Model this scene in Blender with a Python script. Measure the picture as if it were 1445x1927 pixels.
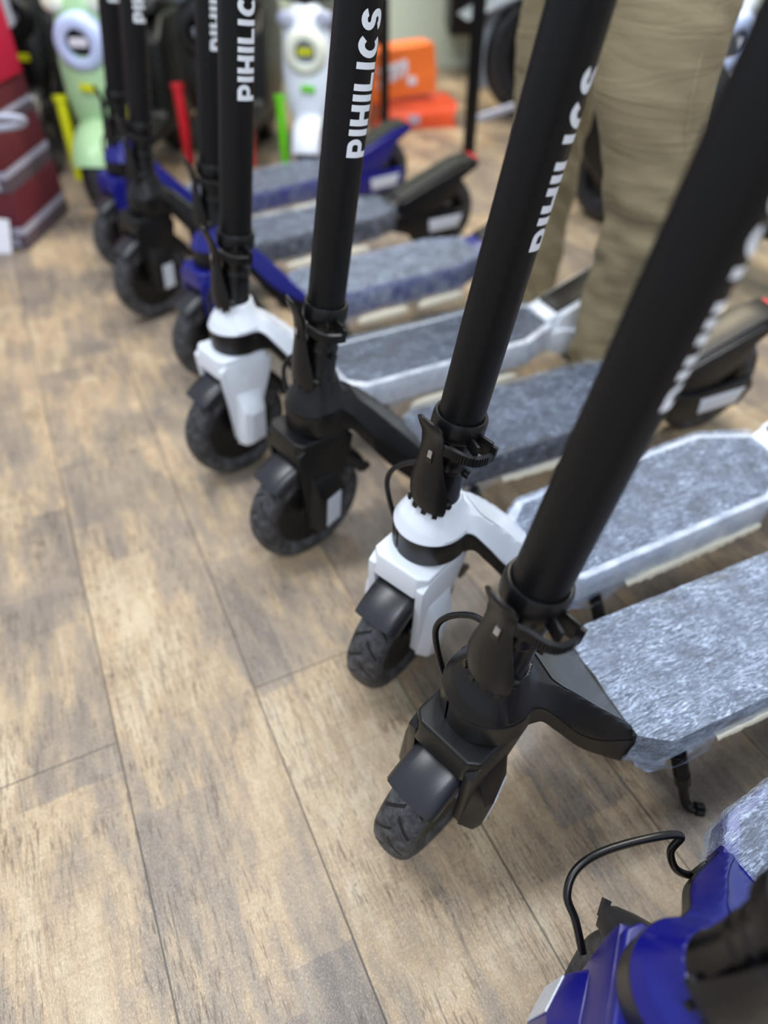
import bpy, bmesh, math, random
from mathutils import Vector, Matrix, noise
PI = math.pi
R = math.radians
for o in list(bpy.data.objects): bpy.data.objects.remove(o)
scn = bpy.context.scene
COL = scn.collection

# ------------------------------------------------------------------ camera
cam_d = bpy.data.cameras.new('camera')
cam = bpy.data.objects.new('camera', cam_d); COL.objects.link(cam)
cam.location = (0, 0, .838)
cam.rotation_euler = (R(90 - 43.54), R(0.0), R(0.0))
cam.matrix_world = Matrix.Translation((0, 0, .838)) @ Matrix.Rotation(R(90 - 43.54), 4, 'X') @ Matrix.Rotation(R(-.36), 4, 'Z')
cam_d.sensor_fit = 'VERTICAL'; cam_d.sensor_height = 36.0
cam_d.lens = 1307.7 / 1927 * 36.0
cam_d.clip_start = .02
cam_d.dof.use_dof = True
cam_d.dof.focus_distance = .65
cam_d.dof.aperture_fstop = 2.05
scn.camera = cam

# ------------------------------------------------------------------ light
w = bpy.data.worlds.new('world'); scn.world = w; w.use_nodes = True
w.node_tree.nodes['Background'].inputs[0].default_value = (.80, .88, 1.0, 1)
w.node_tree.nodes['Background'].inputs[1].default_value = .55
def area(name, loc, size, power, col, rot=(0, 0, 0)):
    l = bpy.data.lights.new(name, 'AREA'); l.shape = 'RECTANGLE'; l.size, l.size_y = size
    l.energy = power; l.color = col
    o = bpy.data.objects.new(name, l); o.location = loc; o.rotation_euler = rot; COL.objects.link(o)
area('ceiling_lamp', (-.9, .6, 2.7), (1.2, .3), 26, (.92, .96, 1), (0, 0, R(25)))
area('ceiling_lamp', (.9, 1.6, 2.7), (1.2, .3), 26, (.95, .97, 1), (0, 0, R(25)))
area('ceiling_lamp', (-.6, 3.2, 2.7), (1.2, .3), 24, (1, .97, .9), (0, 0, R(25)))
area('ceiling_lamp', (.4, -1.2, 2.7), (1.2, .6), 34, (.86, .93, 1), (0, 0, R(25)))
area('ceiling_lamp', (1.3, 3.3, 2.6), (1.2, .3), 44, (1, .86, .62), (0, 0, R(25)))
scn.view_settings.view_transform = 'Standard'
scn.view_settings.look = 'None'
scn.view_settings.gamma = 1
scn.view_settings.use_curve_mapping = False
scn.view_settings.exposure = .55

# ------------------------------------------------------------------ materials
def srgb(r, g, b):
    f = lambda c: (c / 255 / 12.92) if c / 255 <= .04045 else ((c / 255 + .055) / 1.055) ** 2.4
    return (f(r), f(g), f(b), 1)
class NT:
    def __init__(s, name):
        s.m = bpy.data.materials.new(name); s.m.use_nodes = True; s.t = s.m.node_tree
        s.b = s.t.nodes['Principled BSDF']
    def n(s, typ, **kw):
        nd = s.t.nodes.new(typ)
        for k, v in kw.items():
            if hasattr(nd, k): setattr(nd, k, v)
            else: nd.inputs[k.replace('_', ' ')].default_value = v
        return nd
    def l(s, a, b): s.t.links.new(a, b)
    def math(s, op, a, b=None, c=None):
        nd = s.t.nodes.new('ShaderNodeMath'); nd.operation = op
        for i, v in enumerate((a, b, c)):
            if v is None: continue
            if isinstance(v, (int, float)): nd.inputs[i].default_value = v
            else: s.l(v, nd.inputs[i])
        return nd.outputs[0]
    def mix(s, f, a, b, bt='MIX'):
        nd = s.t.nodes.new('ShaderNodeMix'); nd.data_type = 'RGBA'; nd.blend_type = bt
        for i, v in ((0, f), (6, a), (7, b)):
            if isinstance(v, (int, float, tuple)): nd.inputs[i].default_value = v
            else: s.l(v, nd.inputs[i])
        return nd.outputs[2]
    def ramp(s, f, stops, interp='LINEAR'):
        nd = s.t.nodes.new('ShaderNodeValToRGB'); nd.color_ramp.interpolation = interp
        e = nd.color_ramp.elements
        while len(e) < len(stops): e.new(.5)
        for el, (p, c) in zip(e, stops):
            el.position = p; el.color = c if isinstance(c, tuple) else (c, c, c, 1)
        s.l(f, nd.inputs[0]); return nd.outputs[0]
    def noise(s, vec, scale, detail=3, rough=.5, dist=0, out=0):
        nd = s.n('ShaderNodeTexNoise'); nd.inputs['Scale'].default_value = scale
        nd.inputs['Detail'].default_value = detail; nd.inputs['Roughness'].default_value = rough
        nd.inputs['Distortion'].default_value = dist
        s.l(vec, nd.inputs['Vector']); return nd.outputs[out]
    def mapping(s, vec, loc=(0, 0, 0), rot=(0, 0, 0), scale=(1, 1, 1)):
        nd = s.n('ShaderNodeMapping'); nd.inputs['Location'].default_value = loc
        nd.inputs['Rotation'].default_value = rot; nd.inputs['Scale'].default_value = scale
        s.l(vec, nd.inputs['Vector']); return nd.outputs[0]
    def bump(s, h, strength=.3, dist=.001):
        nd = s.n('ShaderNodeBump'); nd.inputs['Strength'].default_value = strength
        nd.inputs['Distance'].default_value = dist
        s.l(h, nd.inputs['Height']); s.l(nd.outputs[0], s.b.inputs['Normal'])

def plastic(name, col, rough=.45, spec=.5, grain=.15, metal=0, coat=0, var=.06):
    k = NT(name)
    tc = k.n('ShaderNodeTexCoord').outputs['Object']
    big = k.noise(tc, 9, 3)
    c2 = tuple(min(1, c * (1 + var * 3)) for c in col[:3]) + (1,)
    k.l(k.mix(k.math('MULTIPLY', big, .6), col, c2), k.b.inputs['Base Color'])
    fine = k.noise(tc, 900, 2)
    k.bump(fine, grain, .0002)
    k.l(k.math('MULTIPLY_ADD', big, .16, rough - .08), k.b.inputs['Roughness'])
    k.b.inputs['Specular IOR Level'].default_value = spec
    k.b.inputs['Metallic'].default_value = metal
    k.b.inputs['Coat Weight'].default_value = coat
    return k.m

M = {}
M['black'] = plastic('satin_black_plastic', srgb(14, 14, 16), .38, .36)
M['black_matte'] = plastic('matte_black_paint', srgb(14, 14, 16), .46, .24, .3)
M['black_gloss'] = plastic('gloss_black_plastic', srgb(12, 12, 14), .28, .45, .05)
M['fender'] = plastic('grey_black_mudguard', srgb(30, 31, 36), .34, .55, .2)
M['white'] = plastic('white_plastic', srgb(222, 228, 238), .32, .5, .08, var=.01)
M['blue'] = plastic('blue_plastic', srgb(14, 17, 112), .30, .5, .1)
M['film_white'] = plastic('cream_foam', srgb(240, 234, 216), .6, .3, .5)
M['letter'] = plastic('white_letter', srgb(226, 230, 238), .5, .3)
M['steel'] = plastic('brushed_steel', srgb(190, 195, 205), .25, .5, .1, 1)
M['green'] = plastic('sage_green_paint', srgb(160, 196, 150), .3, .5, .05)
M['yellow'] = plastic('yellow_paint', srgb(205, 208, 10), .35, .5, .05)
M['lime'] = plastic('lime_paint', srgb(110, 215, 20), .35, .5, .05)
M['red'] = plastic('red_paint', srgb(200, 25, 40), .35, .5, .05)
M['orange'] = plastic('orange_film', srgb(246, 120, 50), .4, .5, .3)
M['orange_dark'] = plastic('red_orange_film', srgb(225, 85, 45), .4, .5, .3)
M['cream'] = plastic('cream_lens', srgb(228, 232, 214), .3, .5, .05)
M['paleblue'] = plastic('pale_blue_lens', srgb(190, 205, 245), .3, .5, .05)
M['grey'] = plastic('grey_plastic', srgb(120, 128, 138), .35, .5, .05)
M['silver'] = plastic('light_grey_plastic', srgb(170, 175, 195), .35, .5, .05)
M['maroon'] = plastic('maroon_card', srgb(92, 34, 44), .6, .3, .3)
M['crimson'] = plastic('crimson_card', srgb(175, 18, 55), .6, .3, .3)
M['cardgrey'] = plastic('grey_card_band', srgb(165, 165, 185), .6, .3, .3)
M['cardgrey_dark'] = plastic('brown_grey_card', srgb(88, 76, 84), .6, .3, .3)
M['red_lens'] = plastic('red_tail_lens', srgb(215, 20, 50), .3, .5, .05)
M['shoe'] = plastic('dark_shoe', srgb(45, 38, 34), .5, .4, .4)
M['paper'] = plastic('white_paper', srgb(225, 225, 235), .6, .3, .3)
M['panel'] = plastic('black_panel_painted_sheen', srgb(58, 59, 56), .33, .5, .2)  # black like the body; upward-facing sheen put into a greyer base colour

def mat_reflector():
    k = NT('honeycomb_reflector')
    tc = k.n('ShaderNodeTexCoord').outputs['Object']
    v = k.n('ShaderNodeTexVoronoi'); v.inputs['Scale'].default_value = 420; k.l(tc, v.inputs['Vector'])
    k.l(k.mix(v.outputs['Distance'], srgb(225, 230, 240), srgb(180, 190, 205)), k.b.inputs['Base Color'])
    k.b.inputs['Roughness'].default_value = .35
    k.bump(v.outputs['Distance'], .3, .0004); return k.m
M['reflector'] = mat_reflector()

def mat_tyre():
    k = NT('rubber_tyre')
    tc = k.n('ShaderNodeTexCoord').outputs['Object']
    sp = k.n('ShaderNodeSeparateXYZ'); k.l(tc, sp.inputs[0]); X, Y, Z = sp.outputs
    ang = k.math('ARCTAN2', Z, X)
    ay = k.math('ABSOLUTE', Y)
    rad = k.math('SQRT', k.math('ADD', k.math('MULTIPLY', X, X), k.math('MULTIPLY', Z, Z)))
    side = k.math('SIGN', Y)
    ph = k.math('ADD', k.math('MULTIPLY', ang, 18 / (2 * PI)), k.math('MULTIPLY', ay, 26.0))
    ph = k.math('ADD', ph, k.math('MULTIPLY', side, .22))
    fr = k.math('FRACT', k.math('ADD', ph, 40.0))
    d = k.math('ABSOLUTE', k.math('SUBTRACT', fr, .5))
    g = k.ramp(d, [(0, 0.0), (.045, 0.0), (.09, 1.0), (1, 1.0)])
    inner = k.math('GREATER_THAN', rad, .0985)
    mid = k.math('LESS_THAN', ay, .0215)
    act = k.math('MULTIPLY', inner, mid)
    gm = k.math('SUBTRACT', 1.0, k.math('MULTIPLY', act, k.math('SUBTRACT', 1.0, g)))
    fine = k.noise(tc, 420, 3, .7)
    dust = k.noise(tc, 60, 4, .7)
    base = k.mix(k.ramp(dust, [(.42, 0.0), (.75, 1.0)]), srgb(42, 42, 46), srgb(92, 94, 100))
    base = k.mix(gm, srgb(8, 8, 9), base)
    k.l(base, k.b.inputs['Base Color'])
    k.b.inputs['Roughness'].default_value = .6
    k.bump(k.math('ADD', gm, k.math('MULTIPLY', fine, .12)), .9, .0022)
    return k.m
M['tyre'] = mat_tyre()

def mat_grip():
    k = NT('dark_deck_grip')
    tc = k.n('ShaderNodeTexCoord').outputs['Object']
    a = k.noise(tc, 500, 2)
    k.l(k.mix(a, srgb(16, 19, 36), srgb(38, 44, 66)), k.b.inputs['Base Color'])
    k.b.inputs['Roughness'].default_value = .6
    k.bump(a, .5, .0006); return k.m
M['grip'] = mat_grip()

def mat_wrap(name, density, seed):
    k = NT(name)
    tc = k.n('ShaderNodeTexCoord').outputs['Object']
    wob = k.n('ShaderNodeTexNoise'); wob.inputs['Scale'].default_value = 14; wob.inputs['Detail'].default_value = 2
    k.l(tc, wob.inputs['Vector'])
    vm = k.n('ShaderNodeVectorMath'); vm.operation = 'MULTIPLY_ADD'
    k.l(wob.outputs['Color'], vm.inputs[0]); vm.inputs[1].default_value = (.016, .016, .016); k.l(tc, vm.inputs[2])
    P = vm.outputs[0]
    outs = []
    for i, (rz, sc, al, hi) in enumerate(((62, 300, 13, 1), (104, 360, 12, 1), (25, 330, 12, .9), (140, 280, 11, .9), (80, 560, 14, .9), (118, 450, 12, .9))):
        mp = k.mapping(P, (seed * 3.1 + i * 1.7, seed, 0), (0, 0, R(rz)), (1 / al, 1, 1.0))
        n1 = k.noise(mp, sc, 1, .5)
        ln = k.ramp(k.math('ABSOLUTE', k.math('SUBTRACT', n1, .5)), [(0, hi), (.012 + .022 * density, .55 * hi), (.03 + .045 * density, 0.0)])
        pm = k.ramp(k.noise(k.mapping(P, (i * 4.3, seed * 2, 0)), 30, 3, .6), [(.54 - .12 * density, 0.0), (.66 - .10 * density, 1.0)])
        outs.append(k.math('MULTIPLY', ln, pm))
    s = outs[0]
    for q in outs[1:]: s = k.math('MAXIMUM', s, q)
    patch = k.ramp(k.noise(P, 24, 4, .65), [(.30, .10), (.62, 1.0)])
    cl = k.ramp(k.noise(k.mapping(P, (seed, 2, 0), (0, 0, R(80)), (.3, 1, 1)), 60, 5, .75), [(.42, 0.0), (.66, 1.0)])
    s2 = k.math('MAXIMUM', k.math('MULTIPLY', s, patch), k.math('MULTIPLY', cl, .16 * density))
    alpha = k.math('MULTIPLY_ADD', s2, .92, .02 + .06 * density)
    k.b.inputs['Base Color'].default_value = srgb(206, 223, 252)
    k.b.inputs['Roughness'].default_value = .22
    k.b.inputs['Specular IOR Level'].default_value = .8
    k.l(alpha, k.b.inputs['Alpha'])
    k.bump(k.math('ADD', s2, k.math('MULTIPLY', k.noise(P, 90, 3, .6), 1.2)), .9, .003)
    return k.m
M['wrap_near'] = mat_wrap('stretch_film_dense', 1.35, 1)
M['wrap_mid'] = mat_wrap('stretch_film_medium', 1.0, 2)
M['wrap_dark'] = mat_wrap('stretch_film_thin', .5, 3)

def mat_trouser():
    k = NT('khaki_twill')
    tc = k.n('ShaderNodeTexCoord').outputs['Object']
    a = k.noise(tc, 8, 4, .6); b = k.noise(tc, 700, 2)
    c = k.mix(a, srgb(120, 108, 82), srgb(140, 127, 98))
    k.l(k.mix(k.math('MULTIPLY', b, .35), c, srgb(150, 138, 108)), k.b.inputs['Base Color'])
    k.b.inputs['Roughness'].default_value = .85
    folds = k.noise(k.mapping(tc, scale=(1.2, 1.2, 6.0), rot=(0, R(14), 0)), 5, 3, .5, .6)
    k.bump(k.math('ADD', k.math('MULTIPLY', folds, 1.0), k.math('MULTIPLY', b, .02)), .35, .02)
    return k.m
M['khaki'] = mat_trouser()

# floor: printed vinyl planks laid at an angle
PA = R(25.34); PW = .1855
def mat_floor():
    k = NT('vinyl_plank_floor')
    g = k.n('ShaderNodeTexCoord').outputs['Object']
    sp = k.n('ShaderNodeSeparateXYZ'); k.l(g, sp.inputs[0]); p, a, _ = sp.outputs   # x across planks, y along
    u = k.math('DIVIDE', p, PW)
    idx = k.math('FLOOR', u); fu = k.math('SUBTRACT', u, idx)
    odd = k.math('MODULO', k.math('ADD', idx, 100.0), 2.0)
    al = k.math('SUBTRACT', k.math('ADD', a, 24.4), k.math('MULTIPLY_ADD', odd, .61, .0))
    v = k.math('DIVIDE', al, 1.22); jdx = k.math('FLOOR', v); fv = k.math('SUBTRACT', v, jdx)
    du = k.math('MINIMUM', fu, k.math('SUBTRACT', 1.0, fu)); dv = k.math('MINIMUM', fv, k.math('SUBTRACT', 1.0, fv))
    seam_u = k.math('LESS_THAN', k.math('MULTIPLY', du, PW), .0011)
    seam_v = k.math('LESS_THAN', k.math('MULTIPLY', dv, 1.22), .0009)
    seam = k.math('MAXIMUM', seam_u, seam_v)
    # sheet-wise random
    def wn(x, y, z):
        cb = k.n('ShaderNodeCombineXYZ')
        for i, q in enumerate((x, y, z)):
            if isinstance(q, (int, float)): cb.inputs[i].default_value = q
            else: k.l(q, cb.inputs[i])
        nd = k.n('ShaderNodeTexWhiteNoise'); nd.noise_dimensions = '3D'; k.l(cb.outputs[0], nd.inputs['Vector']); return nd.outputs['Value']
    warp = k.noise(g, 16, 3, .6)
    wp = k.math('MULTIPLY', k.math('SUBTRACT', warp, .5), .35)
    rp = wn(idx, jdx, 3.0)
    # printed sub boards: split each plank at a random place across
    split = k.math('MULTIPLY_ADD', wn(idx, k.math('FLOOR', k.math('MULTIPLY', al, 1.7)), 7.0), .5, .25)
    sub = k.math('GREATER_THAN', k.math('ADD', fu, k.math('MULTIPLY', wp, .16)), split)
    offs = k.math('MULTIPLY', wn(idx, sub, 5.0), 3.0)
    blk = k.math('FLOOR', k.math('ADD', k.math('ADD', k.math('DIVIDE', al, .27), offs), k.math('MULTIPLY', wp, .25)))
    rv = wn(k.math('ADD', idx, k.math('MULTIPLY', sub, 31.0)), blk, 11.0)
    soft = k.noise(k.mapping(g, scale=(2.2, .9, 1)), 3.4, 4, .6)
    tone = k.math('ADD', k.math('MULTIPLY', rv, .24), k.math('MULTIPLY', soft, 1.05))
    tone = k.math('ADD', tone, k.math('MULTIPLY', k.math('SUBTRACT', k.noise(k.mapping(g, scale=(5, 1, 1)), 9, 4, .65), .5), .6))
    base = k.ramp(tone, [(.36, srgb(108, 97, 89)), (.52, srgb(138, 124, 111)), (.64, srgb(162, 144, 122)), (.76, srgb(196, 168, 132)), (.92, srgb(214, 194, 162))])
    # worn whitish streaks
    wh = k.ramp(k.noise(k.mapping(g, (5, 2, 0), scale=(9, 1.6, 1)), 3.2, 5, .7), [(.60, 0.0), (.74, 1.0)])
    base = k.mix(k.math('MULTIPLY', wh, .35), base, srgb(200, 192, 176))
    dk = k.ramp(k.noise(k.mapping(g, (1, 7, 0), scale=(11, 1.2, 1)), 3.0, 5, .7), [(.60, 0.0), (.78, 1.0)])
    base = k.mix(k.math('MULTIPLY', dk, .5), base, srgb(88, 80, 76))
    # grain
    g1 = k.noise(k.mapping(g, scale=(7, 1, 1)), 75, 5, .85)
    g2 = k.noise(k.mapping(g, scale=(3.5, 1, 1)), 300, 3, .85)
    gr = k.math('ADD', k.math('MULTIPLY', g1, .5), k.math('MULTIPLY', g2, .5))
    grr = k.ramp(gr, [(.36, 0.0), (.62, 1.0)])
    base = k.mix(k.math('MULTIPLY', k.math('SUBTRACT', 1.0, grr), .6), base, srgb(80, 72, 66))
    base = k.mix(k.math('MULTIPLY', k.ramp(g2, [(.50, 0.0), (.66, 1.0)]), .38), base, srgb(222, 215, 200))
    # fine cracks along the grain
    cr = k.noise(k.mapping(g, scale=(16, 1, 1)), 9, 5, .6, .8)
    crk = k.ramp(k.math('ABSOLUTE', k.math('SUBTRACT', cr, .5)), [(0, 1.0), (.010, .7), (.022, 0.0)])
    crk = k.math('MULTIPLY', crk, k.ramp(k.noise(g, 7, 2), [(.44, 0.0), (.56, 1.0)]))
    base = k.mix(k.math('MULTIPLY', crk, .75), base, srgb(66, 54, 44))
    # saw marks across boards
    sw = k.ramp(k.noise(k.mapping(g, scale=(1, 14, 1)), 9, 3, .6), [(.50, 0.0), (.75, 1.0)])
    base = k.mix(k.math('MULTIPLY', k.math('MULTIPLY', sw, rv), .25), base, srgb(100, 86, 72))
    ds = k.ramp(k.noise(k.mapping(g, (3, 1, 0), scale=(9, 1, 1)), 34, 2, .6), [(.57, 0.0), (.63, 1.0)])
    dm = k.ramp(k.noise(k.mapping(g, (9, 4, 0), scale=(2, 1, 1)), 5, 2, .5), [(.40, 0.15), (.60, 1.0)])
    base = k.mix(k.math('MULTIPLY', k.math('MULTIPLY', ds, dm), .55), base, srgb(84, 68, 54))
    base = k.mix(k.math('MULTIPLY', seam, .8), base, srgb(58, 52, 48))
    k.l(base, k.b.inputs['Base Color'])
    k.l(k.math('MULTIPLY_ADD', gr, .3, .28), k.b.inputs['Roughness'])
    k.b.inputs['Specular IOR Level'].default_value = .45
    h = k.math('SUBTRACT', k.math('MULTIPLY', grr, .25), seam)
    k.bump(h, .4, .0006)
    return k.m
M['floor'] = mat_floor()
def mat_wall(name, c):
    k = NT(name); tc = k.n('ShaderNodeTexCoord').outputs['Object']
    k.l(k.mix(k.noise(tc, 2, 3), c, tuple(x * .93 for x in c[:3]) + (1,)), k.b.inputs['Base Color'])
    k.b.inputs['Roughness'].default_value = .8; k.bump(k.noise(tc, 300, 2), .1, .001); return k.m
M['wall'] = mat_wall('pale_green_wall', srgb(205, 216, 198))
M['wall_left'] = mat_wall('dark_display_wall', srgb(22, 22, 22))

# ------------------------------------------------------------------ mesh helpers
def finish(bm, name, smooth=35, bevel=0, seg=2):
    bmesh.ops.remove_doubles(bm, verts=bm.verts, dist=1e-6)
    bmesh.ops.recalc_face_normals(bm, faces=bm.faces)
    if bevel:
        es = [e for e in bm.edges if len(e.link_faces) == 2 and e.calc_face_angle() > R(25)]
        bmesh.ops.bevel(bm, geom=es, offset=bevel, segments=seg, affect='EDGES', profile=.6, clamp_overlap=True)
    me = bpy.data.meshes.new(name); bm.to_mesh(me); bm.free()
    for p in me.polygons: p.use_smooth = True
    me.set_sharp_from_angle(angle=R(smooth))
    return me
def box(bm, c, s, rot=None):
    m = Matrix.Translation(c) @ (rot.to_4x4() if rot else Matrix.Identity(4)) @ Matrix.Diagonal((s[0], s[1], s[2], 1))
    bmesh.ops.create_cube(bm, size=1, matrix=m)
def prism(bm, pts, a, b, axis='y', inset=0):
    """polygon pts in the plane across the axis, from a to b; inset shrinks the b end toward its centroid"""
    cx = sum(p[0] for p in pts) / len(pts); cy = sum(p[1] for p in pts) / len(pts)
    def v3(p, t, k):
        x, y = cx + (p[0] - cx) * k, cy + (p[1] - cy) * k
        return {'y': (x, t, y), 'z': (x, y, t), 'x': (t, x, y)}[axis]
    A = [bm.verts.new(v3(p, a, 1)) for p in pts]; B = [bm.verts.new(v3(p, b, 1 - inset)) for p in pts]
    n = len(pts)
    bm.faces.new(A); bm.faces.new(B[::-1])
    for i in range(n): bm.faces.new((A[i], B[i], B[(i + 1) % n], A[(i + 1) % n]))
def loft(bm, rings, closed=True, caps=True):
    vr = [[bm.verts.new(p) for p in r] for r in rings]
    n = len(rings[0])
    for a, b in zip(vr, vr[1:]):
        for i in range(n if closed else n - 1):
            bm.faces.new((a[i], a[(i + 1) % n], b[(i + 1) % n], b[i]))
    if caps and closed:
        bm.faces.new(vr[0][::-1]); bm.faces.new(vr[-1])
    return vr
def lathe(bm, prof, n=48, axis='z', a0=0, a1=2 * PI, origin=(0, 0, 0), close=True):
    """prof list of (r, h)"""
    full = abs(a1 - a0 - 2 * PI) < 1e-6
    N = n if full else n + 1
    rings = []
    for i in range(N):
        t = a0 + (a1 - a0) * i / n
        c, s = math.cos(t), math.sin(t)
        if axis == 'z': r = [(origin[0] + q[0] * c, origin[1] + q[0] * s, origin[2] + q[1]) for q in prof]
        elif axis == 'y': r = [(origin[0] + q[0] * c, origin[1] + q[1], origin[2] + q[0] * s) for q in prof]
        else: r = [(origin[0] + q[1], origin[1] + q[0] * c, origin[2] + q[0] * s) for q in prof]
        rings.append([bm.verts.new(p) for p in r])
    m = len(prof)
    for i in range(n):
        a, b = rings[i], rings[(i + 1) % N]
        for j in range(m if close else m - 1):
            j2 = (j + 1) % m
            try: bm.faces.new((a[j], a[j2], b[j2], b[j]))
            except ValueError: pass
    if not full and close:
        bm.faces.new(rings[0]); bm.faces.new(rings[-1][::-1])
def smooth_path(pts, n):
    out = []
    P = [Vector(p) for p in pts]; P = [P[0] * 2 - P[1]] + P + [P[-1] * 2 - P[-2]]
    for i in range(1, len(P) - 2):
        for j in range(n):
            t = j / n; a, b, c, d = P[i - 1], P[i], P[i + 1], P[i + 2]
            out.append(.5 * ((2 * b) + (c - a) * t + (2 * a - 5 * b + 4 * c - d) * t * t + (3 * b - a - 3 * c + d) * t ** 3))
    out.append(P[-2].copy()); return out
def tube(bm, pts, r, n=12, steps=8, radii=None):
    path = smooth_path(pts, steps) if steps > 1 else [Vector(p) for p in pts]
    rings = []; up = None
    for i, p in enumerate(path):
        d = (path[min(i + 1, len(path) - 1)] - path[max(i - 1, 0)]).normalized()
        if up is None: up = d.orthogonal().normalized()
        up = (up - d * up.dot(d)).normalized(); s = d.cross(up)
        rr = r if radii is None else radii[0] + (radii[1] - radii[0]) * i / (len(path) - 1)
        rings.append([p + (up * math.cos(2 * PI * k / n) + s * math.sin(2 * PI * k / n)) * rr for k in range(n)])
    loft(bm, rings)
CACHE = {}
def mesh(key, fn):
    if key not in CACHE: CACHE[key] = fn()
    return CACHE[key]
def obj(name, me, mat, parent=None, mtx=None, label=None):
    if not me.materials: me.materials.append(mat)
    o = bpy.data.objects.new(name, me); COL.objects.link(o)
    o.material_slots[0].link = 'OBJECT'; o.material_slots[0].material = mat
    if parent: o.parent = parent
    if mtx is not None: o.matrix_basis = mtx
    if label: o['label'] = label
    return o
def thing(name, label, cat, loc=(0, 0, 0), rot=(0, 0, 0), group=None):
    o = bpy.data.objects.new(name, None); COL.objects.link(o); o.empty_display_size = .05
    o.location = loc; o.rotation_euler = rot; o['label'] = label; o['category'] = cat
    if group: o['group'] = group
    return o
def tag(o, label, cat, group=None):
    o['label'] = label; o['category'] = cat
    if group: o['group'] = group
    return o
def struct(name, me, mat, mtx=None):
    o = obj(name, me, mat, None, mtx); o['kind'] = 'structure'; return o

# ------------------------------------------------------------------ setting
bm = bmesh.new(); bmesh.ops.create_grid(bm, x_segments=2, y_segments=2, size=7)
fm = Matrix.Rotation(PA, 4, 'Z') @ Matrix.Translation((.0635, .556, 0))
fl = struct('floor', finish(bm, 'floor'), M['floor'], fm)
bm = bmesh.new(); box(bm, (1.6, 4.4, 1.4), (5.2, .1, 2.8))
struct('wall_back', finish(bm, 'wall_back'), M['wall'])
bm = bmesh.new(); box(bm, (-2.6, 4.3, 1.4), (3.2, .1, 2.8))
struct('wall_left', finish(bm, 'wall_left'), M['wall_left'])

# ------------------------------------------------------------------ electric kick scooter
TILT = math.atan(.158)
STEER0 = Matrix.Translation((-.034, 0, 0)) @ Matrix.Rotation(-TILT, 4, 'Y')
ss = lambda t: max(0, min(1, t)) ** 2 * (3 - 2 * max(0, min(1, t)))
def interp(tab, x):
    """smooth monotone curve through (x, v) points with decreasing x"""
    if x >= tab[0][0]: return tab[0][1]
    n = len(tab)
    sl = [(tab[i + 1][1] - tab[i][1]) / (tab[i + 1][0] - tab[i][0]) for i in range(n - 1)]
    m = [sl[0]] + [0 if sl[i - 1] * sl[i] <= 0 else 2 * sl[i - 1] * sl[i] / (sl[i - 1] + sl[i]) for i in range(1, n - 1)] + [sl[-1]]
    for i in range(n - 1):
        (x0, v0), (x1, v1) = tab[i], tab[i + 1]
        if x >= x1:
            h = x1 - x0; t = (x - x0) / h
            return (2 * t ** 3 - 3 * t ** 2 + 1) * v0 + (t ** 3 - 2 * t ** 2 + t) * h * m[i] + (-2 * t ** 3 + 3 * t ** 2) * v1 + (t ** 3 - t ** 2) * h * m[i + 1]
    return tab[-1][1]
HC, HR = -.079, .043
def wid(x):
    c = math.sqrt(max(0, HR * HR - (x - HC) ** 2)) if abs(x - HC) < HR else 0
    n = interp([(-.075, .0), (-.092, .034), (-.125, .0365), (-.155, .045), (-.19, .0535), (-.243, .058)], x)
    return max(c, n, .0005)
ZB = [(-.095, .252), (-.115, .249), (-.140, .219), (-.17, .176), (-.205, .136), (-.243, .092)]
ZM = [(-.095, .287), (-.11, .281), (-.135, .250), (-.165, .208), (-.20, .176), (-.243, .148)]
ZR = [(-.09, .314), (-.12, .297), (-.15, .272), (-.19, .228), (-.22, .193), (-.243, .165)]
def top_h(x, t):
    wv = wid(x); y = t * wv
    zm = interp(ZM, x); zr = interp(ZR, x)
    u = 0
    for _ in range(2):
        cx = -.0855 + .0075 * min(u, 1)
        d = math.hypot(x - cx, y); u = max(0, (d - .0262) / .0165)
    hc = .328 - .040 * u ** .8 - .10 * max(0, u - 1.05)
    a = abs(t); rt = .60 + .26 * ss((-.10 - x) / .14)
    if a > rt: ha = zr + (zm + .002 - zr) * ((a - rt) / (1 - rt)) ** 1.1
    else:
        dep = .006 * ss((-.125 - x) / .05); ha = zr - dep * ss((rt - a) / .16)
    k = .014
    hh = max(k - abs(hc - ha), 0) / k
    h = max(hc, ha) + hh * hh * k * .25
    if x > -.07: h = hc
    return max(h, zm + .0008)
def shell_grid():
    xs = [HC + HR * math.cos(PI * i / 2 / 22) for i in range(23)]
    x = HC - .002
    while x > -.243: xs.append(x); x -= .0025
    xs.append(-.243)
    return xs
NT_ = 44
def build_shell():
    bm = bmesh.new(); xs = shell_grid(); rows = []
    for x in xs:
        wv = wid(x)
        r = [bm.verts.new((x, wv * (2 * j / NT_ - 1), top_h(x, 2 * j / NT_ - 1))) for j in range(NT_ + 1)]
        zm = interp(ZM, x)
        rows.append([bm.verts.new((x, -wv, zm))] + r + [bm.verts.new((x, wv, zm))])
    for a, b in zip(rows, rows[1:]):
        for j in range(len(a) - 1): bm.faces.new((a[j], a[j + 1], b[j + 1], b[j]))
        bm.faces.new((a[-1], a[0], b[0], b[-1]))
    bm.faces.new(rows[-1])
    return finish(bm, 'body_shell', 27)
def build_band():
    bm = bmesh.new(); xs = shell_grid(); rows = []
    for x in xs:
        wv = wid(x) + .0011; zm = interp(ZM, x); zb = interp(ZB, x)
        rows.append([bm.verts.new(p) for p in ((x, -wv, zm), (x, wv, zm), (x, wv, zb + .004), (x, wv * .94, zb), (x, -wv * .94, zb), (x, -wv, zb + .004))])
    for a, b in zip(rows, rows[1:]):
        for j in range(6): bm.faces.new((a[j], a[(j + 1) % 6], b[(j + 1) % 6], b[j]))
    bm.faces.new(rows[-1])
    return finish(bm, 'side_band', 40)
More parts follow.
